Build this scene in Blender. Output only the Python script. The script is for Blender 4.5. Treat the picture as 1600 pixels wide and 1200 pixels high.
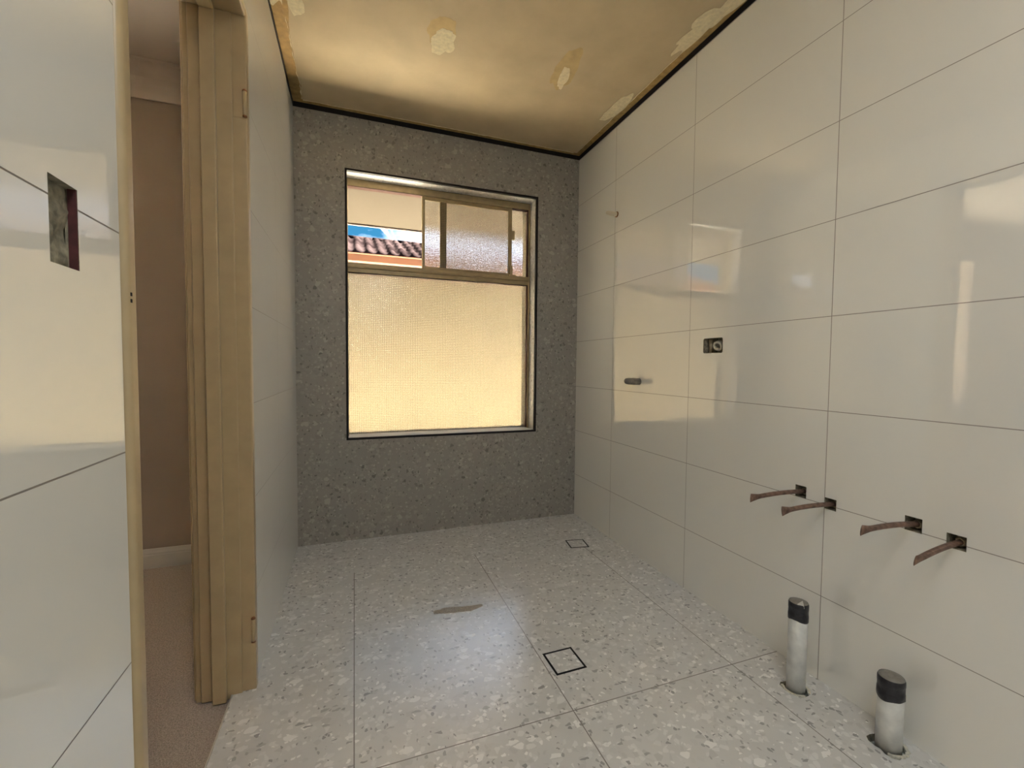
import bpy, bmesh, math, random
from mathutils import Vector, Matrix, noise
from mathutils.geometry import tessellate_polygon

S = bpy.context.scene
for o in list(bpy.data.objects):
    bpy.data.objects.remove(o)
C = S.collection

# ------------------------------------------------------------------ camera
FPX, YAW, PITCH, ROLL = 681.366, 0.3473, -0.0420, 0.0088
CAM = Vector((0.2982, -2.6331, 1.0117))
fw = Vector((math.sin(YAW)*math.cos(PITCH), math.cos(YAW)*math.cos(PITCH), math.sin(PITCH)))
rt = Vector((math.cos(YAW), -math.sin(YAW), 0)); up = rt.cross(fw)
r2 = rt*math.cos(ROLL) + up*math.sin(ROLL)
u2 = -rt*math.sin(ROLL) + up*math.cos(ROLL)
cd = bpy.data.cameras.new('camera'); cam = bpy.data.objects.new('camera', cd); C.objects.link(cam)
cd.sensor_width = 36; cd.lens = FPX*36/1600; cd.clip_start = 0.01; cd.clip_end = 300
M = Matrix((r2, u2, -fw)).transposed().to_4x4(); M.translation = CAM
cam.matrix_world = M
S.camera = cam

# ------------------------------------------------------------------ light and exposure
S.view_settings.view_transform = 'Standard'
S.view_settings.look = 'None'
S.view_settings.gamma = 1
S.view_settings.use_curve_mapping = False
S.view_settings.exposure = 1.02

w = bpy.data.worlds.new('sky'); S.world = w; w.use_nodes = True
nt = w.node_tree; nt.nodes.clear()
def N(tree, kind, **kw):
    n = tree.nodes.new(kind)
    for k, v in kw.items():
        if k in n.inputs: n.inputs[k].default_value = v
        else: setattr(n, k, v)
    return n
wo = N(nt, 'ShaderNodeOutputWorld'); bg = N(nt, 'ShaderNodeBackground', Strength=0.46)
tc = N(nt, 'ShaderNodeTexCoord')
mp = N(nt, 'ShaderNodeMapping', Scale=(1.0, 1.0, 2.6), Location=(0.0, 0.35, 0.0))
ns = N(nt, 'ShaderNodeTexNoise', Scale=3.2, Detail=6.0, Roughness=0.6)
cr = N(nt, 'ShaderNodeValToRGB')
cr.color_ramp.elements[0].position = 0.66; cr.color_ramp.elements[0].color = (0.07, 0.38, 0.72, 1)
cr.color_ramp.elements[1].position = 0.84; cr.color_ramp.elements[1].color = (2.4, 3.1, 4.2, 1)
nt.links.new(tc.outputs['Generated'], mp.inputs[0]); nt.links.new(mp.outputs[0], ns.inputs['Vector'])
sx = N(nt, 'ShaderNodeSeparateXYZ'); nt.links.new(tc.outputs['Generated'], sx.inputs[0])
ma = N(nt, 'ShaderNodeMath', operation='MULTIPLY_ADD'); ma.inputs[1].default_value = 1.6
nt.links.new(sx.outputs[0], ma.inputs[0]); nt.links.new(ns.outputs['Fac'], ma.inputs[2])
nt.links.new(ma.outputs[0], cr.inputs[0]); nt.links.new(cr.outputs[0], bg.inputs[0])
nt.links.new(bg.outputs[0], wo.inputs[0])

sun = bpy.data.lights.new('sun', 'SUN'); sun.energy = 135.0; sun.angle = 0.01; sun.color = (1, 0.95, 0.86)
so = bpy.data.objects.new('sun', sun); C.objects.link(so)
so.rotation_euler = Vector((-0.66, 0.05, -0.75)).to_track_quat('-Z', 'Y').to_euler()

# added, unseen fill panel above and behind the camera, brightens the room
ld = bpy.data.lights.new('added_fill_light', 'AREA'); ld.shape = 'RECTANGLE'; ld.size = 0.40; ld.size_y = 0.9
ld.energy = 7.4; ld.color = (0.93, 0.97, 1.0)
lo = bpy.data.objects.new('added_fill_light', ld); C.objects.link(lo); lo.location = (0.55, -3.0, 2.385)

# ------------------------------------------------------------------ dimensions (metres)
W = 1.7131            # width, left wall x=0, right wall x=W
H = 2.379             # top of the wall tiles
HC = 2.405            # ceiling
YB = -3.55            # wall behind the camera
TX0, TH0, TZ = -0.4408, 0.2764, 0.30   # right wall joints: first vertical joint, first horizontal joint, tile height
WX0, WX1, WZ0, WZ1 = 0.2548, 1.4199, 0.580, 2.098

# ------------------------------------------------------------------ materials
def mat(name):
    m = bpy.data.materials.new(name); m.use_nodes = True
    t = m.node_tree; b = t.nodes['Principled BSDF']
    return m, t, b
def simple(name, col, rough=0.5, metal=0.0, bump=0.0, scale=60, var=0.0, spec=None):
    m, t, b = mat(name)
    b.inputs['Roughness'].default_value = rough; b.inputs['Metallic'].default_value = metal
    if spec is not None: b.inputs['Specular IOR Level'].default_value = spec
    tc = N(t, 'ShaderNodeTexCoord'); n = N(t, 'ShaderNodeTexNoise', Scale=scale, Detail=5.0)
    t.links.new(tc.outputs['Object'], n.inputs['Vector'])
    r = N(t, 'ShaderNodeValToRGB')
    lo = [max(0, c*(1-var)) for c in col]; hi = [min(1, c*(1+var)) for c in col]
    r.color_ramp.elements[0].position = .3; r.color_ramp.elements[0].color = (*lo, 1)
    r.color_ramp.elements[1].position = .7; r.color_ramp.elements[1].color = (*hi, 1)
    t.links.new(n.outputs['Fac'], r.inputs[0]); t.links.new(r.outputs[0], b.inputs['Base Color'])
    if bump:
        bp = N(t, 'ShaderNodeBump', Strength=bump, Distance=0.002)
        t.links.new(n.outputs['Fac'], bp.inputs['Height']); t.links.new(bp.outputs[0], b.inputs['Normal'])
    return m
def MATH(t, op, a, b=None, c=None):
    n = t.nodes.new('ShaderNodeMath'); n.operation = op
    for i, v in enumerate((a, b, c)):
        if v is None: continue
        if isinstance(v, (int, float)): n.inputs[i].default_value = v
        else: t.links.new(v, n.inputs[i])
    return n.outputs[0]
def joint(t, coord, off, pitch, half):
    """1 on the joint line, 0 elsewhere"""
    q = MATH(t, 'DIVIDE', MATH(t, 'SUBTRACT', coord, off), pitch)
    fr = MATH(t, 'SUBTRACT', q, MATH(t, 'ROUND', q))
    d = MATH(t, 'MULTIPLY', MATH(t, 'ABSOLUTE', fr), pitch)
    return MATH(t, 'LESS_THAN', d, half), MATH(t, 'ROUND', MATH(t, 'FLOOR', q))
def mix(t, fac, a, b):
    n = t.nodes.new('ShaderNodeMix'); n.data_type = 'RGBA'
    for s, v in ((0, fac), (6, a), (7, b)):
        if isinstance(v, (int, float, tuple)): n.inputs[s].default_value = v
        else: t.links.new(v, n.inputs[s])
    return n.outputs[2]

def wall_tile(name, u_off, u_pitch, z_off, z_pitch, col=(0.86, 0.84, 0.775)):
    """glossy white rectified tiles on an x = const wall: joints along y and z"""
    m, t, b = mat(name)
    tc = N(t, 'ShaderNodeTexCoord'); sp = N(t, 'ShaderNodeSeparateXYZ')
    t.links.new(tc.outputs['Object'], sp.inputs[0])
    ju, iu = joint(t, sp.outputs[1], u_off, u_pitch, 0.0011)
    jz, iz = joint(t, sp.outputs[2], z_off, z_pitch, 0.0011)
    j = MATH(t, 'MAXIMUM', ju, jz)
    b.inputs['IOR'].default_value = 2.35
    t.links.new(mix(t, j, (*col, 1), (0.20, 0.165, 0.13, 1)), b.inputs['Base Color'])
    t.links.new(MATH(t, 'ADD', MATH(t, 'MULTIPLY', j, 0.6), 0.02), b.inputs['Roughness'])
    n = N(t, 'ShaderNodeTexNoise', Scale=3.0, Detail=1.0)
    t.links.new(tc.outputs['Object'], n.inputs['Vector'])
    # each tile sits a hair out of plane: offset by a random value per tile
    wn = N(t, 'ShaderNodeTexWhiteNoise'); wn.noise_dimensions = '3D'
    cx = N(t, 'ShaderNodeCombineXYZ'); t.links.new(iu, cx.inputs[0]); t.links.new(iz, cx.inputs[1])
    t.links.new(cx.outputs[0], wn.inputs['Vector'])
    ws = N(t, 'ShaderNodeSeparateXYZ'); t.links.new(wn.outputs['Color'], ws.inputs[0])
    tilt = MATH(t, 'ADD', MATH(t, 'MULTIPLY', MATH(t, 'SUBTRACT', ws.outputs[0], 0.5), sp.outputs[1]),
                MATH(t, 'MULTIPLY', MATH(t, 'SUBTRACT', ws.outputs[1], 0.5), sp.outputs[2]))
    h = MATH(t, 'ADD', MATH(t, 'MULTIPLY', n.outputs['Fac'], 0.0009), MATH(t, 'MULTIPLY', tilt, 0.0012))
    bp = N(t, 'ShaderNodeBump', Strength=1.0, Distance=1.0)
    t.links.new(h, bp.inputs['Height']); t.links.new(bp.outputs[0], b.inputs['Normal'])
    return m

def terrazzo(name, axes, offs, pitches, half=0.0012, base=(0.67, 0.665, 0.65), rough=0.24, only=None, sc=1.0, con=1.0, faint=None, ior=2.0):
    def CL(lst): return [tuple(b_*(1+(k-1)*con) for b_ in base) for k in lst]
    m, t, b = mat(name)
    tc = N(t, 'ShaderNodeTexCoord'); sp = N(t, 'ShaderNodeSeparateXYZ')
    t.links.new(tc.outputs['Object'], sp.inputs[0])
    n0 = N(t, 'ShaderNodeTexNoise', Scale=9.0, Detail=4.0); t.links.new(tc.outputs['Object'], n0.inputs['Vector'])
    n1 = N(t, 'ShaderNodeTexNoise', Scale=70.0, Detail=2.0); t.links.new(tc.outputs['Object'], n1.inputs['Vector'])
    bl = tuple(c*0.90 for c in base); bh = tuple(c*1.10 for c in base)
    col = mix(t, n0.outputs['Fac'], (*bl, 1), (*bh, 1))
    # distort the lookup so chips look broken
    md = t.nodes.new('ShaderNodeVectorMath'); md.operation = 'MULTIPLY_ADD'
    t.links.new(n1.outputs['Color'], md.inputs[0]); md.inputs[1].default_value = (0.007,)*3
    t.links.new(tc.outputs['Object'], md.inputs[2])
    def chips(col, scale, prob, edge, colors, loc, stretch=(1, 1, 1)):
        mp = N(t, 'ShaderNodeMapping', Location=loc, Scale=stretch, Rotation=(loc[0], loc[1], loc[2]))
        t.links.new(md.outputs[0], mp.inputs[0])
        v1 = N(t, 'ShaderNodeTexVoronoi', Scale=scale*sc); v2 = N(t, 'ShaderNodeTexVoronoi', Scale=scale*sc)
        v2.feature = 'DISTANCE_TO_EDGE'
        for v in (v1, v2): t.links.new(mp.outputs[0], v.inputs['Vector'])
        s = N(t, 'ShaderNodeSeparateXYZ'); t.links.new(v1.outputs['Color'], s.inputs[0])
        pick = MATH(t, 'LESS_THAN', s.outputs[0], prob)
        body = MATH(t, 'GREATER_THAN', v2.outputs['Distance'], MATH(t, 'MULTIPLY_ADD', s.outputs[2], edge, edge*.5))
        k = MATH(t, 'MULTIPLY', pick, body)
        r = N(t, 'ShaderNodeValToRGB'); els = r.color_ramp.elements
        while len(els) < len(colors): els.new(0.5)
        for i, c in enumerate(colors):
            els[i].position = i/len(colors); els[i].color = (*c, 1)
        r.color_ramp.interpolation = 'CONSTANT'
        t.links.new(s.outputs[1], r.inputs[0])
        return mix(t, k, col, r.outputs[0])
    col = chips(col, 62, 0.34, 0.06, CL([1.13, .90, 1.20, .96]), (.3, .7, .1))
    col = chips(col, 34, 0.17, 0.11, CL([1.22, 1.08, 1.42, .86]), (1.3, .2, .9), (1, 1.5, 1.2))
    col = chips(col, 90, 0.09, 0.10, CL([1.50, 1.28]), (2.3, .9, .4))
    col = chips(col, 50, 0.050, 0.13, CL([.50, .64, .40]), (.9, 2.1, 1.7), (1, 1.8, 1))
    col = chips(col, 85, 0.055, 0.10, CL([.42, .55]), (3.1, 1.1, 2.7), (1.5, 1, 1))
    j = None
    for a, o, p in zip(axes, offs, pitches):
        q, _ = joint(t, sp.outputs[a], o, p, half)
        j = q if j is None else MATH(t, 'MAXIMUM', j, q)
    if j is not None:
        if only is not None:        # joints fade into the mosaic falls beyond y = only
            j = MATH(t, 'MULTIPLY', j, MATH(t, 'LESS_THAN', sp.outputs[1], only))
        if faint is not None:
            jf, _ = joint(t, sp.outputs[faint[0]], faint[1], faint[2], half*.8)
            j = MATH(t, 'MAXIMUM', j, MATH(t, 'MULTIPLY', jf, .35))
        col = mix(t, j, col, (0.27, 0.25, 0.235, 1))
    t.links.new(col, b.inputs['Base Color'])
    b.inputs['Roughness'].default_value = rough
    b.inputs['IOR'].default_value = ior
    n2 = N(t, 'ShaderNodeTexNoise', Scale=220.0, Detail=2.0); t.links.new(tc.outputs['Object'], n2.inputs['Vector'])
    bp = N(t, 'ShaderNodeBump', Strength=0.25, Distance=0.0006)
    t.links.new(n2.outputs['Fac'], bp.inputs['Height']); t.links.new(bp.outputs[0], b.inputs['Normal'])
    return m

M_RW = wall_tile('white gloss wall tile right', TX0, 0.6179, TH0, TZ)
M_LW = wall_tile('white gloss wall tile left', -0.60, 1.26, -0.008, TZ-.0015)
M_BT = terrazzo('shade darkened terrazzo wall tile', (0, 2), (0.538, 0.583), (0.600, 0.592), base=(.30, .282, .252), rough=.42, con=.8, ior=1.5)  # same tile as the floor, base darkened to hold the wall's backlit shade
M_FT = terrazzo('terrazzo floor tile', (0, 1), (0.292, -1.531), (0.606, 1.304), half=.0016, only=-.42, con=.78, faint=(1, -.879, 1.304))
M_RV = terrazzo('terrazzo reveal tile', (), (), (), base=(.50, .49, .46), rough=.35)
M_BLACK = simple('black trim', (0.010, 0.008, 0.008), .6, spec=.2)
M_CAV = simple('raw plaster cavity', (0.26, 0.23, 0.16), .95, bump=.8, scale=90, var=.5)
M_REDCAV = simple('red cut edge', (0.075, 0.018, 0.018), .8, var=.3)
M_BOARD = simple('bare ochre board', (0.36, 0.235, 0.085), .9, bump=.4, scale=35, var=.25)
M_CEIL = simple('aged cream ceiling paint', (0.49, 0.39, 0.24), .75, bump=.15, scale=5, var=.10)
M_FILL = simple('pale filler plaster', (0.72, 0.63, 0.42), .9, bump=.6, scale=60, var=.12)
M_FILLD = simple('ochre stained plaster', (0.50, 0.37, 0.18), .9, bump=.3, scale=20, var=.12)
M_JAMB = simple('cream gloss timber', (0.45, 0.345, 0.195), .32, bump=.05, scale=20, var=.05)
M_CARP = simple('taupe carpet', (0.36, 0.305, 0.265), 1.0, bump=1.0, scale=260, var=.35)
M_HALL = simple('mauve brown hall paint', (0.42, 0.345, 0.28), .8, scale=4, var=.04)
M_HCEIL = simple('hall ceiling white', (0.93, 0.84, 0.74), .85, scale=4, var=.03)
M_WHITE = simple('white painted skirting', (0.74, 0.71, 0.66), .4, scale=8, var=.03)
M_FRAME = simple('bronze painted aluminium', (0.36, 0.27, 0.14), .38, metal=.25, bump=.1, scale=30, var=.12)
M_SEAL = simple('dark red brown rubber seal', (0.035, 0.014, 0.010), .8, spec=.1)
M_SILL = simple('white window sill', (0.80, 0.80, 0.78), .35, scale=8, var=.04)
M_COPPER = simple('tarnished copper', (0.22, 0.135, 0.10), .5, metal=.6, bump=.3, scale=70, var=.45)
M_PVC = simple('scuffed white pvc', (0.80, 0.80, 0.77), .45, bump=.15, scale=30, var=.13)
M_TAPE = simple('black tape', (0.018, 0.016, 0.02), .38, bump=.6, scale=120, var=.4)
M_CAPT = simple('grey tape top', (0.24, 0.22, 0.19), .4, bump=.5, scale=70, var=.2)
M_GREYCAP = simple('grey plastic cap', (0.18, 0.16, 0.13), .45, bump=.3, scale=80, var=.25)
M_IVORY = simple('ivory plastic plug', (0.62, 0.55, 0.42), .4, var=.05)
M_BRASS = simple('dull brass fitting', (0.44, 0.36, 0.24), .45, metal=.4, bump=.3, var=.3)
M_GROUT = simple('crumbly pale grout', (0.60, 0.57, 0.48), .95, bump=1.0, scale=180, var=.25)
M_MORTAR = simple('dried mortar', (0.40, 0.36, 0.31), .95, bump=1.0, scale=150, var=.25)
M_RUST = simple('rusty steel hinge', (0.30, 0.14, 0.06), .6, metal=.4, bump=.5, scale=60, var=.6)
M_ALU = simple('aluminium tile edge', (0.72, 0.70, 0.66), .3, metal=.6)
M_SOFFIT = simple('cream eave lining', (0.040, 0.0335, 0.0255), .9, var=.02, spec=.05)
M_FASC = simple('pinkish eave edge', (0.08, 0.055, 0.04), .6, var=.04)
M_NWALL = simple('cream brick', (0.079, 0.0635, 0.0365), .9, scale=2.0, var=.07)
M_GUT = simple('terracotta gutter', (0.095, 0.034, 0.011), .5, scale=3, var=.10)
M_GROUND = simple('pale concrete yard', (0.86, 0.79, 0.64), .9, scale=3, var=.08)
M_BARK = simple('grey bark', (0.16, 0.13, 0.11), .9, var=.3)

def roof_mat():
    m, t, b = mat('weathered terracotta roof tile')
    tc = N(t, 'ShaderNodeTexCoord'); sp = N(t, 'ShaderNodeSeparateXYZ'); t.links.new(tc.outputs['Object'], sp.inputs[0])
    _, ix = joint(t, sp.outputs[0], 0.0, 0.15, .001); _, iy = joint(t, sp.outputs[1], 0.0, 0.28, .001)
    c = N(t, 'ShaderNodeCombineXYZ'); t.links.new(ix, c.inputs[0]); t.links.new(iy, c.inputs[1])
    wn = N(t, 'ShaderNodeTexWhiteNoise'); t.links.new(c.outputs[0], wn.inputs['Vector'])
    r = N(t, 'ShaderNodeValToRGB'); t.links.new(wn.outputs['Value'], r.inputs[0])
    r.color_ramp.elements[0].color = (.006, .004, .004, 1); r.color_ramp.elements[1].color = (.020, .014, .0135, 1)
    t.links.new(r.outputs[0], b.inputs['Base Color']); b.inputs['Roughness'].default_value = 1.0; b.inputs['Specular IOR Level'].default_value = 0.0
    return m
M_ROOF = roof_mat()

def glass_mat(name, tint=(0.99, 0.99, 0.98), rough=.09, amp=1.3):
    """obscure patterned glass: fine square grid with streaky ripples"""
    m, t, b = mat(name)
    b.inputs['Transmission Weight'].default_value = 1.0
    b.inputs['IOR'].default_value = 1.45
    b.inputs['Roughness'].default_value = rough
    tc = N(t, 'ShaderNodeTexCoord'); sp = N(t, 'ShaderNodeSeparateXYZ'); t.links.new(tc.outputs['Object'], sp.inputs[0])
    jx, _ = joint(t, sp.outputs[0], 0, 0.0105, 0.0012); jz, _ = joint(t, sp.outputs[2], 0, 0.0105, 0.0012)
    g = MATH(t, 'ADD', MATH(t, 'MULTIPLY', jx, .7), MATH(t, 'MULTIPLY', jz, .65))
    g = MATH(t, 'MINIMUM', g, 1.0)
    t.links.new(mix(t, g, (*tint, 1), (.26, .21, .15, 1)), b.inputs['Base Color'])
    mp = N(t, 'ShaderNodeMapping', Scale=(26, 26, 110)); t.links.new(tc.outputs['Object'], mp.inputs[0])
    n = N(t, 'ShaderNodeTexNoise', Scale=1.0, Detail=3.0, Roughness=.6); t.links.new(mp.outputs[0], n.inputs['Vector'])
    bp = N(t, 'ShaderNodeBump', Strength=1.0, Distance=0.0011*amp)
    t.links.new(n.outputs['Fac'], bp.inputs['Height']); t.links.new(bp.outputs[0], b.inputs['Normal'])
    return m
M_GLASS = glass_mat('obscure glass')

# ------------------------------------------------------------------ mesh helpers
def link(name, bm, mats, parent=None, smooth=False, bevel=0.0, seg=2):
    me = bpy.data.meshes.new(name)
    bmesh.ops.recalc_face_normals(bm, faces=bm.faces[:])
    bm.to_mesh(me); bm.free()
    if not isinstance(mats, (list, tuple)): mats = [mats]
    for m in mats: me.materials.append(m)
    if smooth:
        for p in me.polygons: p.use_smooth = True
    o = bpy.data.objects.new(name, me); C.objects.link(o)
    if parent: o.parent = parent
    if bevel:
        md = o.modifiers.new('bevel', 'BEVEL'); md.width = bevel; md.segments = seg; md.limit_method = 'ANGLE'
        for p in me.polygons: p.use_smooth = True
        ws = o.modifiers.new('wn', 'WEIGHTED_NORMAL'); ws.keep_sharp = False
    return o
def box(bm, x0, x1, y0, y1, z0, z1, mi=0):
    v = [bm.verts.new((x, y, z)) for x in (x0, x1) for y in (y0, y1) for z in (z0, z1)]
    for q in ((0,1,3,2), (4,6,7,5), (0,4,5,1), (2,3,7,6), (0,2,6,4), (1,5,7,3)):
        bm.faces.new([v[i] for i in q]).material_index = mi
def boxes(name, bl, m, parent=None, **kw):
    bm = bmesh.new()
    for b in bl: box(bm, *b)
    return link(name, bm, m, parent, **kw)
def plate(bm, outer, holes, axis, a0, a1, mi=0, side=0):
    """plate with holes; outline in the two other axes; thickness from a0 to a1 along axis"""
    def P(u, v, a):
        return {0: (a, u, v), 1: (u, a, v), 2: (u, v, a)}[axis]
    loops = [outer] + holes
    tris = tessellate_polygon([[Vector((u, v, 0)) for u, v in l] for l in loops])
    flat = [p for l in loops for p in l]
    A = [bm.verts.new(P(u, v, a0)) for u, v in flat]; B = [bm.verts.new(P(u, v, a1)) for u, v in flat]
    for tr in tris:
        for L in (A, B):
            try: bm.faces.new([L[i] for i in tr]).material_index = mi
            except ValueError: pass
    k = 0
    for li, l in enumerate(loops):
        n = len(l)
        for i in range(n):
            a, b = k+i, k+(i+1) % n
            bm.faces.new((A[a], A[b], B[b], B[a])).material_index = (side if li else mi)
        k += n
def rect(u0, u1, v0, v1, r=0.0, n=4):
    if r <= 0: return [(u0, v0), (u1, v0), (u1, v1), (u0, v1)]
    out = []
    for cx, cy, a in ((u1-r, v0+r, -90), (u1-r, v1-r, 0), (u0+r, v1-r, 90), (u0+r, v0+r, 180)):
        for i in range(n+1):
            t = math.radians(a + 90*i/n); out.append((cx+r*math.cos(t), cy+r*math.sin(t)))
    return out
def revolve(bm, prof, seg=32, mi=0, M=None):
    """prof = [(radius, height)] about z; M = matrix"""
    rings = []
    for r, z in prof:
        if r < 1e-6:
            rings.append([bm.verts.new((0, 0, z))])
        else:
            rings.append([bm.verts.new((r*math.cos(2*math.pi*i/seg), r*math.sin(2*math.pi*i/seg), z)) for i in range(seg)])
    vs = [v for r in rings for v in r]
    for a, b in zip(rings, rings[1:]):
        for i in range(seg):
            q = [a[i % len(a)], a[(i+1) % len(a)], b[(i+1) % len(b)], b[i % len(b)]]
            q = list(dict.fromkeys(q))
            if len(q) > 2: bm.faces.new(q).material_index = mi
    if M: bmesh.ops.transform(bm, matrix=M, verts=vs)
def wob(v, s, amp, seed=0.0):
    return amp*noise.noise(Vector((v*s, seed, seed*1.7)))
def tag(o, label=None, cat=None, group=None, kind=None):
    if label: o['label'] = label
    if cat: o['category'] = cat
    if group: o['group'] = group
    if kind: o['kind'] = kind
    return o
def empty(name, loc=(0, 0, 0)):
    o = bpy.data.objects.new(name, None); o.location = loc; C.objects.link(o); return o

# ================================================================== SETTING
# positions of the square cut-outs (y0, y1, z0, z1) on the right wall
COPPER_HOLES = [(-1.616, -1.578, .577, .616), (-1.713, -1.677, .564, .600), (-1.932, -1.893, .574, .613), (-2.022, -1.983, .562, .598)]
CIST_HOLE = (-1.247, -1.141, 1.072, 1.135)
# wall_right: tiled layer with cut-outs, solid wall behind
bm = bmesh.new()
holes = [rect(*h) for h in COPPER_HOLES] + [rect(*CIST_HOLE, r=.008)]
def circ(cy, cz, r, n=20): return [(cy+r*math.cos(2*math.pi*i/n), cz+r*math.sin(2*math.pi*i/n)) for i in range(n)]
holes += [circ(-.458, 1.879, .016), circ(-.698, .934, .0175)]
plate(bm, rect(YB-.02, 0.0, 0.0, H), holes, 0, W, W+.045, 0, 1)
box(bm, W+.045, W+.15, YB-.02, 0.0, 0.0, H, 1)
tag(link('wall_right', bm, [M_RW, M_CAV]), 'right wall of large glossy white tiles', kind='structure')

# wall_back: terrazzo tiles with the window opening, black edging round it
bm = bmesh.new()
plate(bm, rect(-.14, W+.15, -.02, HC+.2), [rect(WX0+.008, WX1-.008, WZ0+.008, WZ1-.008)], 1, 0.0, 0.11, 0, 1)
plate(bm, rect(-.14, W+.15, -.02, HC+.2), [rect(WX0+.008, WX1-.008, WZ0+.008, WZ1-.008)], 1, 0.11, 0.25, 2, 2)
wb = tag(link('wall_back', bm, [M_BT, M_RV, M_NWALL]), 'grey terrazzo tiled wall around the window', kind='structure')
bm = bmesh.new()
plate(bm, rect(WX0, WX1, WZ0, WZ1), [rect(WX0+.0105, WX1-.0105, WZ0+.0105, WZ1-.0105)], 1, -.0025, 0.02, 0, 0)
tag(link('trim_1', bm, M_BLACK), 'thin black tile trim framing the window reveal', kind='structure')

# wall_left: far piece, near piece with the switch cut-out, piece over the door
DY0, DY1 = -1.889, -1.106        # door opening in the tiles
DZ = 2.05
bm = bmesh.new()
SW = (-2.035, -1.983, 1.1165, 1.2085)
plate(bm, [(DY1, 0), (0, 0), (0, H), (YB-.02, H), (YB-.02, 0), (DY0, 0), (DY0, DZ), (DY1, DZ)], [rect(*SW)], 0, -.012, 0.0, 0, 1)
plate(bm, [(DY1+.012, -.02), (0, -.02), (0, HC), (YB-.02, HC), (YB-.02, -.02), (DY0-.0, -.02), (DY0-.0, DZ), (DY1+.012, DZ)], [rect(SW[0]-.004, SW[1]+.008, SW[2], SW[3])], 0, -.060, -.0125, 1, 1)
plate(bm, [(DY1+.012, -.02), (0, -.02), (0, HC), (YB-.02, HC), (YB-.02, -.02), (DY0-.0, -.02), (DY0-.0, DZ), (DY1+.012, DZ)], [], 0, -.140, -.0605, 2, 2)
wl = tag(link('wall_left', bm, [M_LW, M_CAV, M_HALL]), 'left wall of glossy white tiles, broken by the doorway', kind='structure')
# rough plaster and red edge inside the cut-out
bm = bmesh.new()
box(bm, -.0085, -.0004, SW[1]-.0016, SW[1]+.001, SW[2]-.0005, SW[3]+.0005, 0)
link('cut_edge', bm, M_REDCAV, wl)
bm = bmesh.new(); random.seed(3)
nu, nv = 8, 14; g = []
for i in range(nu+1):
    row = []
    for j in range(nv+1):
        y = SW[0]+(SW[1]-SW[0])*i/nu; z = SW[2]+(SW[3]-SW[2])*j/nv
        d = .007*noise.noise(Vector((y*38, z*30, 2)))+.003*noise.noise(Vector((y*140, z*120, 5)))
        row.append(bm.verts.new((-.0105+d, y, z)))
    g.append(row)
for i in range(nu):
    for j in range(nv): bm.faces.new((g[i][j], g[i+1][j], g[i+1][j+1], g[i][j+1]))
link('cut_plaster', bm, M_CAV, wl, smooth=True)

# wall behind the camera
tag(boxes('wall_rear', [(-.14, W+.15, YB-.12, YB, 0, HC)], M_RW), 'white tiled wall behind the camera', kind='structure')

# floor with holes for the two waste pipes; tongue into the doorway
P1 = (1.606, -1.682); P2 = (1.646, -1.915)
def blob(cx, cy, r, seed, n=18, sq=0.3):
    out = []
    for i in range(n):
        a = 2*math.pi*i/n
        rr = r*(1+sq*abs(math.sin(2*a))*.8+.10*math.sin(3*a+seed))
        out.append((cx+rr*math.cos(a), cy+rr*math.sin(a)))
    return out
FH = [blob(P1[0], P1[1], .033, .4), blob(P2[0]-.003, P2[1]-.001, .035, 2.0)]
bm = bmesh.new()
plate(bm, [(W+.01, 0), (0, 0), (0, DY1-.0), (-.056, DY1-.0), (-.056, -1.875), (0, -1.875), (0, YB), (W+.01, YB)], FH, 2, 0.0, -.022, 0, 1)
box(bm, -.056, W+.01, YB, .25, -.09, -.045, 1)
fl = tag(link('floor', bm, [M_FT, M_CAV]), 'pale grey terrazzo tiled floor', kind='structure')
tag(boxes('trim_2', [(-.060, -.0562, -1.875, DY1-.02, -.018, .0012)], M_ALU), 'thin metal edge between floor tiles and carpet', kind='structure')
# dried mortar smear on the floor
bm = bmesh.new(); pts = []
n = 22
for i in range(n+1):
    s = i/n; x = .597+.205*s; y = -.893-.012*s+.006*math.sin(7*s)
    wd = .021*math.sin(math.pi*min(1, max(.06, s*.9+.08)))**.5
    pts.append((x, y, wd+wob(s, 11, .006, 3), wd+wob(s, 9, .008, 8)))
outl = [(x, y+a) for x, y, a, b in pts] + [(x, y-b) for x, y, a, b in reversed(pts)]
plate(bm, outl, [], 2, 0.0, .0016)
link('mortar_smear', bm, M_MORTAR, fl)

# ceiling: bare board, paint skin with a ragged border, filler patches
ce = tag(boxes('ceiling', [(-.14, W+.15, YB-.02, .25, HC, HC+.2)], M_BOARD), 'aged cream plasterboard ceiling with bare edges', kind='structure')
def ragged(p0, p1, n, amp, seed):
    out = []
    for i in range(n):
        s = i/n; x = p0[0]+(p1[0]-p0[0])*s; y = p0[1]+(p1[1]-p0[1])*s
        dx, dy = p1[0]-p0[0], p1[1]-p0[1]; L = math.hypot(dx, dy)
        k = wob(s*L, 14, amp, seed)+wob(s*L, 55, amp*.5, seed+3)
        out.append((x-dy/L*k, y+dx/L*k))
    return out
outl = ragged((.052, -.036), (1.672, -.036), 90, .005, 1)+ragged((1.672, -.036), (1.668, YB), 120, .007, 2) \
     + ragged((1.668, YB), (.036, YB), 4, 0, 3)+ragged((.036, YB), (.052, -.036), 120, .008, 4)
bm = bmesh.new(); plate(bm, outl, [], 2, HC-.0022, HC)
link('paint_layer', bm, M_CEIL, ce)
bm = bmesh.new()      # pale torn bead along the paint edge
def bead(a, b, n, wd, seed):
    pa = ragged(a, b, n, .004, seed); dx, dy = b[0]-a[0], b[1]-a[1]; L = math.hypot(dx, dy)
    l, r = [], []
    for i, (x, y) in enumerate(pa):
        ww = max(.0006, wd*(.5+noise.noise(Vector((i*.35, seed, 0)))))
        l.append((x-dy/L*ww, y+dx/L*ww)); r.append((x, y))
    plate(bm, l+r[::-1], [], 2, HC-.0045, HC-.001)
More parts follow.
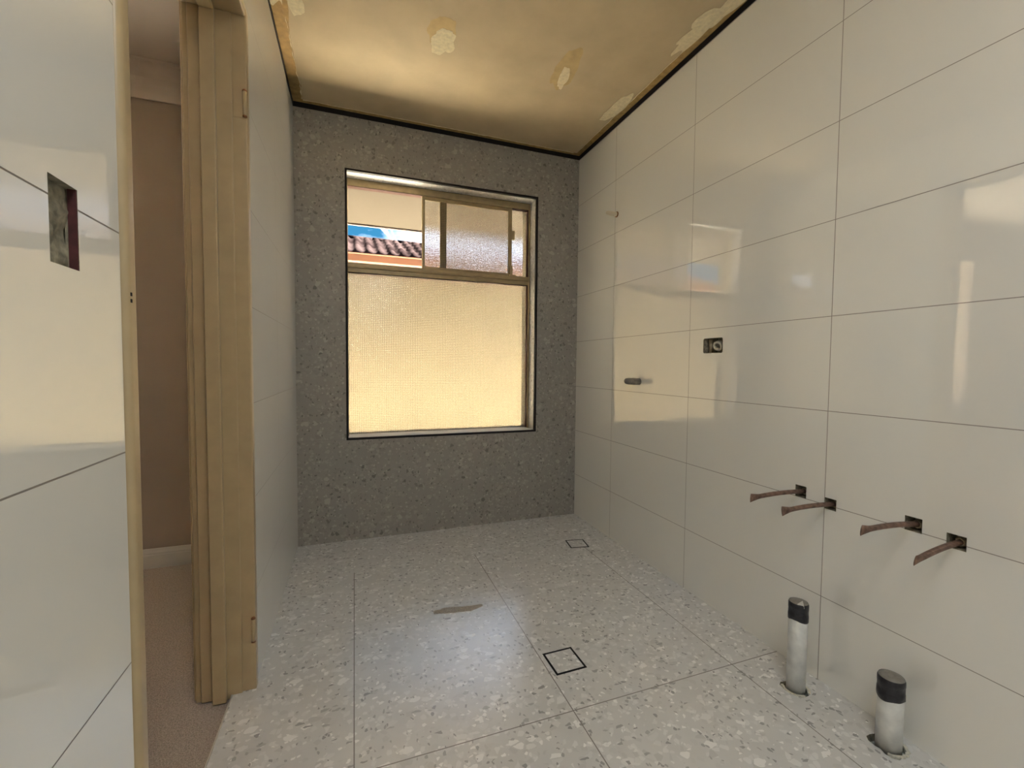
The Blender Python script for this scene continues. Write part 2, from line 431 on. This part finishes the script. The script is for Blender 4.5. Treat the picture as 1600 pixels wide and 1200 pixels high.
bead((.052, -.036), (1.672, -.036), 80, .0035, 1.5); bead((1.670, -.04), (1.670, -1.6), 80, .0025, 2.5); bead((.048, -.62), (.052, -.036), 60, .005, 4.5)
link('torn_paper_edge', bm, M_FILL, ce)
def patch(name, ctr, rx, ry, rot, m, seed, z, rough=.22):
    out = []
    for i in range(40):
        a = 2*math.pi*i/40; k = 1+rough*noise.noise(Vector((math.cos(a)*1.6, math.sin(a)*1.6, seed)))*1.6+rough*.45*noise.noise(Vector((math.cos(a)*6, math.sin(a)*6, seed)))
        x, y = rx*k*math.cos(a), ry*k*math.sin(a)
        out.append((ctr[0]+x*math.cos(rot)-y*math.sin(rot), ctr[1]+x*math.sin(rot)+y*math.cos(rot)))
    b = bmesh.new(); plate(b, out, [], 2, HC-z, HC)
    return link(name, b, m, ce)
patch('stain_patch', (.655, -.76), .060, .085, .0, M_FILLD, 1, .0028)
patch('filler_patch', (.668, -.705), .050, .075, .10, M_FILL, 2, .0036)
patch('stain_patch', (1.243, -.72), .055, .135, -.12, M_FILLD, 3, .0028)
patch('filler_patch', (1.256, -.675), .022, .088, -.22, M_FILL, 4, .0036)
patch('filler_patch', (1.635, -.56), .040, .125, .05, M_FILL, 5, .0036)
patch('filler_patch', (1.655, -1.22), .05, .20, .1, M_FILL, 6, .0036, .5)
patch('filler_patch', (.055, -.78), .065, .17, .1, M_FILL, 7, .0036, .5)
patch('stain_patch', (.045, -.60), .014, .12, .1, M_BOARD, 8, .0040, .4)

# black shadow-line angles at the top of the walls
tag(boxes('trim_3', [(0.0, W, -.0035, .02, H, HC-.0005)], M_BLACK), 'black shadow line between terrazzo wall and ceiling', kind='structure')
tag(boxes('trim_4', [(W-.0035, W+.02, YB, -.0036, H, HC-.0005)], M_BLACK), 'black shadow line between right wall and ceiling', kind='structure')
tag(boxes('trim_5', [(-.02, .002, YB, -.0036, H, HC-.0005)], M_BLACK), 'thin black shadow line above the left wall', kind='structure')

# ------------------------------------------------------------------ doorway
dr = tag(empty('door_1', (0, DY1, 0)), 'cream painted door frame without its door', kind='structure')
def dpart(name, bl, m=M_JAMB, **kw):
    o = boxes(name, bl, m, **kw); o.parent = dr; o.location = (0, -DY1, 0); return o
TOPJ = 2.022
# far jamb, seen face on: lining, rebate step, stop, hall architrave
dpart('jamb', [(-.141, .006, DY1-.020, DY1+.010, -.012, TOPJ+.03)], bevel=.004)
dpart('jamb_rebate', [(-.106, -.0305, DY1-.0265, DY1-.0203, -.012, TOPJ)], bevel=.0025)
dpart('door_stop', [(-.1065, -.0695, DY1-.042, DY1-.0268, -.012, TOPJ)], bevel=.003)
dpart('architrave', [(-.158, -.1415, DY1-.006, DY1+.062, -.018, TOPJ+.09), (-.1655, -.158, DY1+.006, DY1+.05, -.018, TOPJ+.08)], bevel=.004)
# near jamb, seen from its bathroom edge
dpart('jamb', [(-.141, .006, DY0+.004, DY0+.037, -.012, TOPJ+.03)], bevel=.011, seg=4)
dpart('architrave', [(-.158, -.1415, DY0-.05, DY0+.010, -.018, TOPJ+.09)], bevel=.004)
# head
dpart('head_jamb', [(-.141, .006, DY0+.0375, DY1-.0205, TOPJ, TOPJ+.03)], bevel=.004)
dpart('door_stop', [(-.1065, -.0695, DY0+.0375, DY1-.0425, TOPJ-.016, TOPJ-.0002)], bevel=.003)
dpart('architrave', [(-.158, -.1415, DY0+.0105, DY1-.0065, TOPJ+.008, TOPJ+.09)], bevel=.004)
dpart('screw_hole', [(.0058, .0066, DY0+.012, DY0+.016, 1.095, 1.100), (.0058, .0066, DY0+.012, DY0+.016, 1.104, 1.109)], M_BLACK)
def hinge(z):
    bm = bmesh.new()
    revolve(bm, [(0, 0), (.0055, 0), (.0055, .0225), (.0058, .024), (.0055, .0255), (.0055, .07), (.003, .073), (0, .073)], 14, 0, Matrix.Translation((.0015, DY1-.0265, z)))
    o = link('hinge', bm, M_JAMB, dr, smooth=True); o.location = (0, -DY1, 0)
    b2 = bmesh.new()
    for zz in (z-.002, z+.071): revolve(b2, [(0, 0), (.0062, 0), (.0064, .003), (.0035, .0065), (0, .0065)], 12, 0, Matrix.Translation((.0015, DY1-.0265, zz)))
    link('hinge_pin_end', b2, M_RUST, o, smooth=True)
    l = boxes('hinge_leaf', [(-.029, .0, DY1-.0225, DY1-.0200, z-.004, z+.078)], M_JAMB, o, bevel=.0008); return o
hinge(.155); hinge(1.735)

# ------------------------------------------------------------------ room seen through the doorway
HX0, HY0 = -4.6, -4.2
tag(boxes('floor.001', [(HX0, -.0605, HY0, -.001, -.06, -.016)], M_CARP), 'taupe carpet of the next room', kind='structure')
bm = bmesh.new()
plate(bm, rect(HX0-.12, -.1405, -.1, HC+.02), [rect(-2.85, -1.15, .60, 2.10)], 1, .0, .25)
tag(link('wall_hallway', bm, M_HALL), 'mauve brown wall of the next room', kind='structure')
tag(boxes('wall_hallway_side', [(HX0-.12, HX0, HY0, -.001, -.1, HC)], M_HALL), 'far side wall of the next room', kind='structure')
tag(boxes('wall_hallway_rear', [(HX0, -.1405, HY0-.12, HY0, -.1, HC)], M_HALL), 'rear wall of the next room', kind='structure')
tag(boxes('wall_hallway_near', [(-.14, -.02, HY0-.12, YB-.13, -.1, HC)], M_HALL), 'near wall of the next room', kind='structure')
tag(boxes('ceiling.001', [(HX0, -.1405, HY0, .25, HC+.005, HC+.2)], M_HCEIL), 'white ceiling of the next room', kind='structure')
bm = bmesh.new()      # cove cornice
prof = []
for i in range(9):
    a = math.pi/2*i/8; prof.append((-.110+.100*math.cos(a)+.0, HC-.110+.100*math.sin(a)))
prof = [(-.001, HC-.128), (-.010, HC-.128), (-.012, HC-.118)] + [(-.012-.10*(1-math.cos(math.pi/2*i/8)), HC-.118+.105*math.sin(math.pi/2*i/8)) for i in range(9)] + [(-.118, HC-.008), (-.118, HC+.004), (-.001, HC+.004)]
A = [bm.verts.new((HX0, y, z)) for y, z in prof]; B = [bm.verts.new((-.141, y, z)) for y, z in prof]
for i in range(len(prof)): j = (i+1) % len(prof); bm.faces.new((A[i], A[j], B[j], B[i]))
tag(link('trim_6', bm, M_HCEIL, smooth=False), 'white cove cornice of the next room', kind='structure')
bm = bmesh.new()
prof = [(-.001, -.016), (-.016, -.016), (-.016, .048), (-.013, .054), (-.013, .060), (-.008, .070), (-.005, .078), (-.001, .080)]
A = [bm.verts.new((HX0, y, z)) for y, z in prof]; B = [bm.verts.new((-.1665, y, z)) for y, z in prof]
for i in range(len(prof)): j = (i+1) % len(prof); bm.faces.new((A[i], A[j], B[j], B[i]))
bm.faces.new(B)
tag(link('baseboard_hallway', bm, M_WHITE), 'white moulded skirting board on the carpet', kind='structure')

# ------------------------------------------------------------------ window
wd = tag(empty('window_1', (WX0, .12, WZ0)), 'two-part window with sliding top sash and obscure glass', kind='structure')
def wpart(name, bl, m=M_FRAME, par=None, **kw):
    o = boxes(name, bl, m, **kw)
    o.parent = par or wd
    o.location = (-WX0, -.12, -WZ0) if par is None else (0, 0, 0)
    return o
FX0, FX1, FZ0, FZ1 = WX0+.0085, WX1-.0085, WZ0+.0085, WZ1-.0085
fr = wpart('window_frame', [
    (FX0, FX0+.004, .112, .156, FZ0, FZ1), (FX1-.012, FX1, .108, .156, FZ0, FZ1),
    (FX0+.004, FX1-.012, .112, .156, FZ1-.040, FZ1), (FX0+.004, FX1-.012, .140, .156, FZ0, FZ0+.004)], bevel=.0015)
tr = wpart('transom', [(FX0+.004, FX1-.012, .112, .156, 1.552, 1.594), (FX0+.004, FX1-.012, .100, .1115, 1.577, 1.583), (FX0+.004, FX1-.012, .100, .104, 1.583, 1.604), (FX0+.004, FX1-.012, .139, .156, 1.5942, 1.606)], bevel=.0015)
si = wpart('window_sill', [(FX0+.0045, FX1-.0125, .0205, .1395, FZ0-.004, FZ0+.0045)], M_SILL, bevel=.0015)
wpart('glazing_seal', [(FX0+.0041, .6965, .1125, .1555, FZ1-.0425, FZ1-.0401), (1.2855, FX1-.0121, .1125, .1465, FZ1-.0425, FZ1-.0401),
                       (FX1-.0145, FX1-.0121, .1125, .1465, 1.6065, FZ1-.043), (FX1-.0145, FX1-.0121, .1125, .1435, FZ0+.0045, 1.549),
                       (FX0+.0041, FX1-.0121, .1125, .1435, 1.5495, 1.5519)], M_SEAL)
# lower fixed pane
wpart('pane', [(FX0+.004, FX1-.012, .144, .148, FZ0+.004, 1.552)], M_GLASS)
# upper fixed pane with its stile (outer track)
st = wpart('fixed_stile', [(.812, .852, .140, .156, 1.606, FZ1-.040)], bevel=.0015)
wpart('pane', [(.852, FX1-.012, .147, .151, 1.606, FZ1-.040)], M_GLASS)
# sliding sash (inner track) pushed to the right, left half is open
sa = wpart('sliding_sash', [(.697, .713, .118, .138, 1.604, FZ1-.041), (1.262, 1.285, .118, .138, 1.604, FZ1-.041),
                            (.713, 1.262, .120, .136, 1.604, 1.622), (.713, 1.262, .120, .136, FZ1-.062, FZ1-.041)], bevel=.0015)
wpart('pane', [(.713, 1.262, .126, .130, 1.622, FZ1-.062)], M_GLASS, par=sa)
wpart('sash_lock', [(1.285, 1.306, .118, .134, 1.845, 1.905)], par=sa, bevel=.003)
wpart('sash_latch', [(1.268, 1.288, .104, .1178, 1.606, 1.668), (1.255, 1.312, .098, .1178, 1.598, 1.612)], par=sa, bevel=.003)

# ================================================================== THINGS IN THE ROOM
# copper pipe stubs
def copper(hole, end, label, seed):
    y0, y1, z0, z1 = hole; b = Vector((W+.030, (y0+y1)/2, (z0+z1)/2-.002)); e = Vector(end)
    root = empty('copper_pipe', b)
    bm = bmesh.new(); d = (e-b); L = d.length; d.normalize()
    side = Vector((0, 1, 0)); side = (side-d*side.dot(d)).normalized(); upv = d.cross(side)
    if upv.z < 0: upv = -upv
    rings = []; n = 26
    for i in range(n+1):
        s = i/n; c = b+d*L*s - Vector((0, 0, 1))*(.010*math.sin(math.pi*s)*(-.5))
        if s < .86: ra = rb = .0072
        else:
            k = (s-.86)/.14; ra = .0072*(1-k)+.0022*k; rb = .0072*(1-k)+.0145*k
        tw = seed*.6
        u = side*math.cos(tw)+upv*math.sin(tw); v = -side*math.sin(tw)+upv*math.cos(tw)
        rings.append([bm.verts.new(c-b+u*ra*math.cos(2*math.pi*j/16)+v*rb*math.sin(2*math.pi*j/16)) for j in range(16)])
    for a, c in zip(rings, rings[1:]):
        for j in range(16): bm.faces.new((a[j], a[(j+1) % 16], c[(j+1) % 16], c[j]))
    bm.faces.new(rings[0]); bm.faces.new(rings[-1])
    link('pipe_stub', bm, M_COPPER, root, smooth=True)
    bm = bmesh.new()
    Mx = Matrix.Translation((-.004, 0, 0)) @ Matrix.Rotation(-math.pi/2, 4, 'Y')
    revolve(bm, [(.0075, -.010), (.0135, -.010), (.0135, .004), (.0105, .010), (.0075, .010)], 6, 0, Mx)
    link('pipe_collar', bm, M_BRASS, root)
    tag(root, label, 'pipe', 'copper pipe stubs on the right wall')
    return root
copper(COPPER_HOLES[0], (1.489, -1.597, .595), 'crimped copper pipe stub out of the right wall, the one nearest the window', .1)
copper(COPPER_HOLES[1], (1.504, -1.695, .582), 'crimped copper pipe stub whose square hole touches the upright tile joint', -.2)
copper(COPPER_HOLES[2], (1.502, -1.913, .603), 'crimped copper pipe stub, third from the window, held level', .15)
copper(COPPER_HOLES[3], (1.549, -2.003, .557), 'short copper pipe stub drooping furthest, nearest the camera', .35)

# waste pipes
def waste(x, y, h, r, label, tilt, seed):
    root = empty('waste_pipe', (x, y, 0)); root.rotation_euler = tilt
    bm = bmesh.new()
    revolve(bm, [(0, -.04), (r, -.04), (r, h-.05), (r*.98, h-.004), (0, h-.004)], 40)
    link('pipe', bm, M_PVC, root, smooth=True)
    bm = bmesh.new(); t0 = h-.056
    R = r*1.035; segs = 48; rings = []
    zs = [t0, t0+.001, t0+.018, t0+.0188, t0+.036, t0+.037, h-.006, h-.001]
    rs = [R*.99, R*1.03, R*1.02, R*1.0, R*1.0, R*1.02, R*1.015, R*.95]
    for z, rr in zip(zs, rs):
        ring = []
        for i in range(segs):
            a = 2*math.pi*i/segs
            dz = .0045*noise.noise(Vector((math.cos(a)*1.5, math.sin(a)*1.5, seed)))*(1 if z < t0+.01 else .5)+.003*math.sin(a*2+seed)
            k = 1+.012*noise.noise(Vector((math.cos(a)*5, math.sin(a)*5, z*60+seed)))
            ring.append(bm.verts.new((rr*k*math.cos(a), rr*k*math.sin(a), z+(dz if z < h-.01 else 0))))
        rings.append(ring)
    for a, b in zip(rings, rings[1:]):
        for j in range(segs): bm.faces.new((a[j], a[(j+1) % segs], b[(j+1) % segs], b[j]))
    link('tape_wrap', bm, M_TAPE, root, smooth=True)
    bm = bmesh.new(); revolve(bm, [(0, h+.001), (R*.6, h+.0012), (R*.9, h-.0005), (R*.96, h-.003)], 40)
    link('tape_top', bm, M_CAPT, root, smooth=True)
    tag(root, label, 'pipe', 'taped waste pipes rising from the floor')
    return root
p1 = waste(P1[0], P1[1], .281, .0262, 'white waste pipe with black taped top, further from camera and taller', (0, 0, 0), 1.0)
p2 = waste(P2[0], P2[1], .191, .0285, 'white waste pipe with black taped top, shorter one near the bottom right corner', (0, 0, 0), 5.0)
# lifted flap of tape on the taller one
bm = bmesh.new(); v = [bm.verts.new(q) for q in ((-.022, -.012, .2822), (-.010, -.024, .2822), (.012, -.004, .2826), (-.010, -.0262, .272), (-.0225, -.013, .277))]
bm.faces.new((v[0], v[1], v[2])); bm.faces.new((v[0], v[4], v[3], v[1]))
sol = link('tape_flap', bm, M_ALU, p1); sol.modifiers.new('s', 'SOLIDIFY').thickness = .0008
def collar(par, hole, x, y, r, a0, a1, seed):
    bm = bmesh.new(); n = 20; ins, out = [], []
    for i in range(n+1):
        a = a0+(a1-a0)*i/n; k = 1+.10*noise.noise(Vector((i*.6, seed, 0)))
        ins.append((r*1.22*math.cos(a)*k, r*1.22*math.sin(a)*k)); out.append((r*1.5*k*math.cos(a), r*1.5*k*math.sin(a)))
    plate(bm, ins+out[::-1], [], 2, -.004, .0022)
    link('grout_collar', bm, M_GROUT, par)
collar(p1, None, *P1, .0262, math.pi*.75, math.pi*1.45, 1); collar(p1, None, *P1, .0262, -math.pi*.35, math.pi*.02, 4)
collar(p2, None, *P2, .0285, math.pi*1.15, math.pi*1.9, 7)

# tile-insert floor drains
def drain(cx, cy, s, rot, label):
    root = empty('floor_drain', (cx, cy, 0)); root.rotation_euler.z = rot
    h = s/2; bm = bmesh.new()
    plate(bm, rect(-h, h, -h, h), [rect(-h+.007, h-.007, -h+.007, h-.007)], 2, -.004, .0012)
    link('drain_frame', bm, M_BLACK, root)
    boxes('tile_insert', [(-h+.0072, h-.0072, -h+.0072, h-.0072, -.004, .0008)], M_FI, root)
    tag(root, label, 'drain', 'square tile insert drains')
M_FI = terrazzo('terrazzo drain insert', (), (), ())
drain(.971, -1.326, .113, math.radians(1), 'square floor drain with black rim in the middle of the floor')
drain(1.488, -.460, .108, math.radians(-10), 'square floor drain with black rim near the back right corner')

# cistern inlet in its rounded cut-out
ct = empty('water_inlet', (W+.018, -1.207, 1.103))
bm = bmesh.new()
Rm = Matrix.Rotation(-math.pi/2-.35, 4, 'Y') @ Matrix.Rotation(.25, 4, 'X')
revolve(bm, [(.0125, -.010), (.0205, -.010), (.0205, -.004), (.0195, -.002), (.0205, 0), (.0205, .006), (.0190, .010), (.0130, .010), (.0125, .008), (.0125, -.010)], 32, 0, Rm)
link('threaded_ring', bm, M_IVORY, ct, smooth=False)
bm = bmesh.new(); revolve(bm, [(0, -.006), (.0126, -.006)], 32, 0, Rm); revolve(bm, [(.0122, -.018), (.0122, -.012), (.0, -.012)], 24, 0, Rm)
link('ring_seat', bm, M_GREYCAP, ct)
bm = bmesh.new(); revolve(bm, [(0, -.03), (.009, -.03), (.009, .03), (0, .03)], 20, 0, Matrix.Translation((.008, .048, 0)) )
link('feed_pipe', bm, M_BRASS, ct, smooth=True)
tag(ct, 'round threaded water fitting inside a small rectangular hole in the right wall', 'fitting')

# capped outlets
def plug(base, end, r, m, name, label, ring=None, seed=0, dome=True):
    b, e = Vector(base), Vector(end); d = e-b; L = d.length
    root = empty(name, b)
    q = d.to_track_quat('Z', 'Y').to_matrix().to_4x4()
    bm = bmesh.new()
    prof = [(0, -.02), (r*.98, -.02), (r, L*.25), (r*1.02, L*.28), (r*1.02, L*.45), (r*.97, L*.47), (r*.97, L*.72), (r*.93, L*.80), (r*.78, L*.92), (r*.45, L*.985), (0, L)]
    revolve(bm, prof, 24, 0, q)
    link('plug_body', bm, m, root, smooth=True)
    if ring:
        bm = bmesh.new(); revolve(bm, [(r, -.004), (r*1.35, -.004), (r*1.35, .004), (r, .006)], 20, 0, q)
        link('thread_ring', bm, ring, root)
    tag(root, label, 'plug'); return root
plug((W, -.458, 1.879), (1.640, -.460, 1.880), .0118, M_IVORY, 'pipe_plug', 'small ivory plug high on the right wall', M_RUST)
plug((W, -.698, .934), (1.622, -.698, .937), .0180, M_GREYCAP, 'pipe_plug', 'grey plastic cap on the right wall below the water fitting', None)

# ================================================================== OUTSIDE
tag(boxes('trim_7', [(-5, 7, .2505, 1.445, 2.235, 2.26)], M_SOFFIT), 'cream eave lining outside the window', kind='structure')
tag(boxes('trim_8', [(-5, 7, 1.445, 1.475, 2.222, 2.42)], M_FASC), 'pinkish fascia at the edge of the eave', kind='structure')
tag(boxes('floor.002', [(-12, 14, .2505, 12, -.45, -.35)], M_GROUND), 'pale yard between the houses', kind='structure')
bmr = boxes('wall_exterior_roof', [(HX0-.3, W+.4, HY0-.3, 1.44, HC+.21, HC+.25)], M_ROOF); tag(bmr, 'own roof above the rooms', kind='structure')

nh = empty('neighbour_house', (0, 4.2, -.4))
def npart(name, bl, m, **kw):
    o = boxes(name, bl, m, **kw); o.parent = nh; o.location = (0, -4.2, .4); return o
EY, EZ = 3.62, 2.50
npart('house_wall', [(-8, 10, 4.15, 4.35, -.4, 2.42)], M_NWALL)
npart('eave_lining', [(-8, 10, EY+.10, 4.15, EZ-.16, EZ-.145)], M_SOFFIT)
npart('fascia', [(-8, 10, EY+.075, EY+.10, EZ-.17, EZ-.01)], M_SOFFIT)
bm = bmesh.new()      # gutter profile
gp = [(EY+.075, EZ-.005), (EY+.072, EZ-.11), (EY+.02, EZ-.125), (EY-.005, EZ-.105), (EY-.008, EZ-.015), (EY-.020, EZ-.008), (EY-.020, EZ), (EY-.002, EZ)]
A = [bm.verts.new((-8, y, z)) for y, z in gp]; B = [bm.verts.new((10, y, z)) for y, z in gp]
for i in range(len(gp)-1): bm.faces.new((A[i], A[i+1], B[i+1], B[i]))
o = link('gutter', bm, M_GUT, nh); o.location = (0, -4.2, .4)
o.modifiers.new('s', 'SOLIDIFY').thickness = .003
bm = bmesh.new()      # tiled roof with rounded rolls and overlapping courses
SL = .40; TW, TL = .15, .28; rows = 5; x0r, x1r = -3.0, 6.0
nx = int((x1r-x0r)/TW)*10; ylist = []
for k in range(rows):
    for s in (0, .25, .5, .75, .999): ylist.append((k+s, k))
grid = []
for (s, k) in ylist:
    row = []
    for i in range(nx+1):
        x = x0r+(x1r-x0r)*i/nx; ph = (x-x0r)/TW; fx = ph-math.floor(ph)
        hgt = .038*math.sin(math.pi*min(1, fx/.62))**.8 if fx < .62 else -.008*math.sin(math.pi*(fx-.62)/.38)
        hgt += .004*noise.noise(Vector((math.floor(ph)*3.1, k*2.7, 0)))
        yy = EY+.01+s*TL; zz = EZ+.005+SL*s*TL+hgt+.040*(1-(s-k))
        row.append(bm.verts.new((x, yy, zz)))
    if not grid: grid.append([bm.verts.new((v.co.x, EY+.012, EZ-.02)) for v in row])
    grid.append(row)
for a, b in zip(grid, grid[1:]):
    for i in range(nx): bm.faces.new((a[i], a[i+1], b[i+1], b[i]))
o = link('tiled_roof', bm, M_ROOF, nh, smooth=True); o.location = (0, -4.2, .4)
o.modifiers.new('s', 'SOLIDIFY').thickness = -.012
bm = bmesh.new(); yr = EY+rows*TL; zr = EZ+SL*rows*TL
for i in range(22):
    a = x0r+i*.40
    Mx = Matrix.Translation((a, yr, zr-.02)) @ Matrix.Rotation(math.pi/2, 4, 'Y')
    revolve(bm, [(.0, 0), (.066, 0), (.060, .41), (0, .41)], 14, 0, Mx)
o = link('ridge_capping', bm, M_ROOF, nh, smooth=True); o.location = (0, -4.2, .4)
tag(nh, 'house across the yard with terracotta tiled roof and orange gutter, seen through the window', 'house')

# bare tree behind the roof
bt = empty('bare_tree', (1.9, 9.0, -.35))
segs = []; random.seed(12)
def grow(p, d, L, r, k):
    e = p+d*L; segs.append((p, e, r, r*.7))
    if k == 0: return
    for _ in range(3 if k > 1 else 2):
        q = (d+Vector((random.uniform(-.8, .8), random.uniform(-.8, .8), random.uniform(-.25, .5)))).normalized()
        grow(e, q, L*random.uniform(.55, .75), r*.6, k-1)
grow(Vector((0, 0, 0)), Vector((0, 0, 1)), 2.5, .09, 4)
def tubes(ss, nm, par):
    bm = bmesh.new()
    for p, e, ra, rb in ss:
        d = (e-p).normalized(); a = d.orthogonal().normalized(); b = d.cross(a)
        A = [bm.verts.new(p+(a*math.cos(t)+b*math.sin(t))*ra) for t in [2*math.pi*i/6 for i in range(6)]]
        B = [bm.verts.new(e+(a*math.cos(t)+b*math.sin(t))*rb) for t in [2*math.pi*i/6 for i in range(6)]]
        for i in range(6): bm.faces.new((A[i], A[(i+1) % 6], B[(i+1) % 6], B[i]))
    return link(nm, bm, M_BARK, par, smooth=True)
tubes(segs[:1], 'trunk', bt); tubes(segs[1:], 'branches', bt)
tag(bt, 'bare thin twigs showing above the tiled roof outside', 'tree')
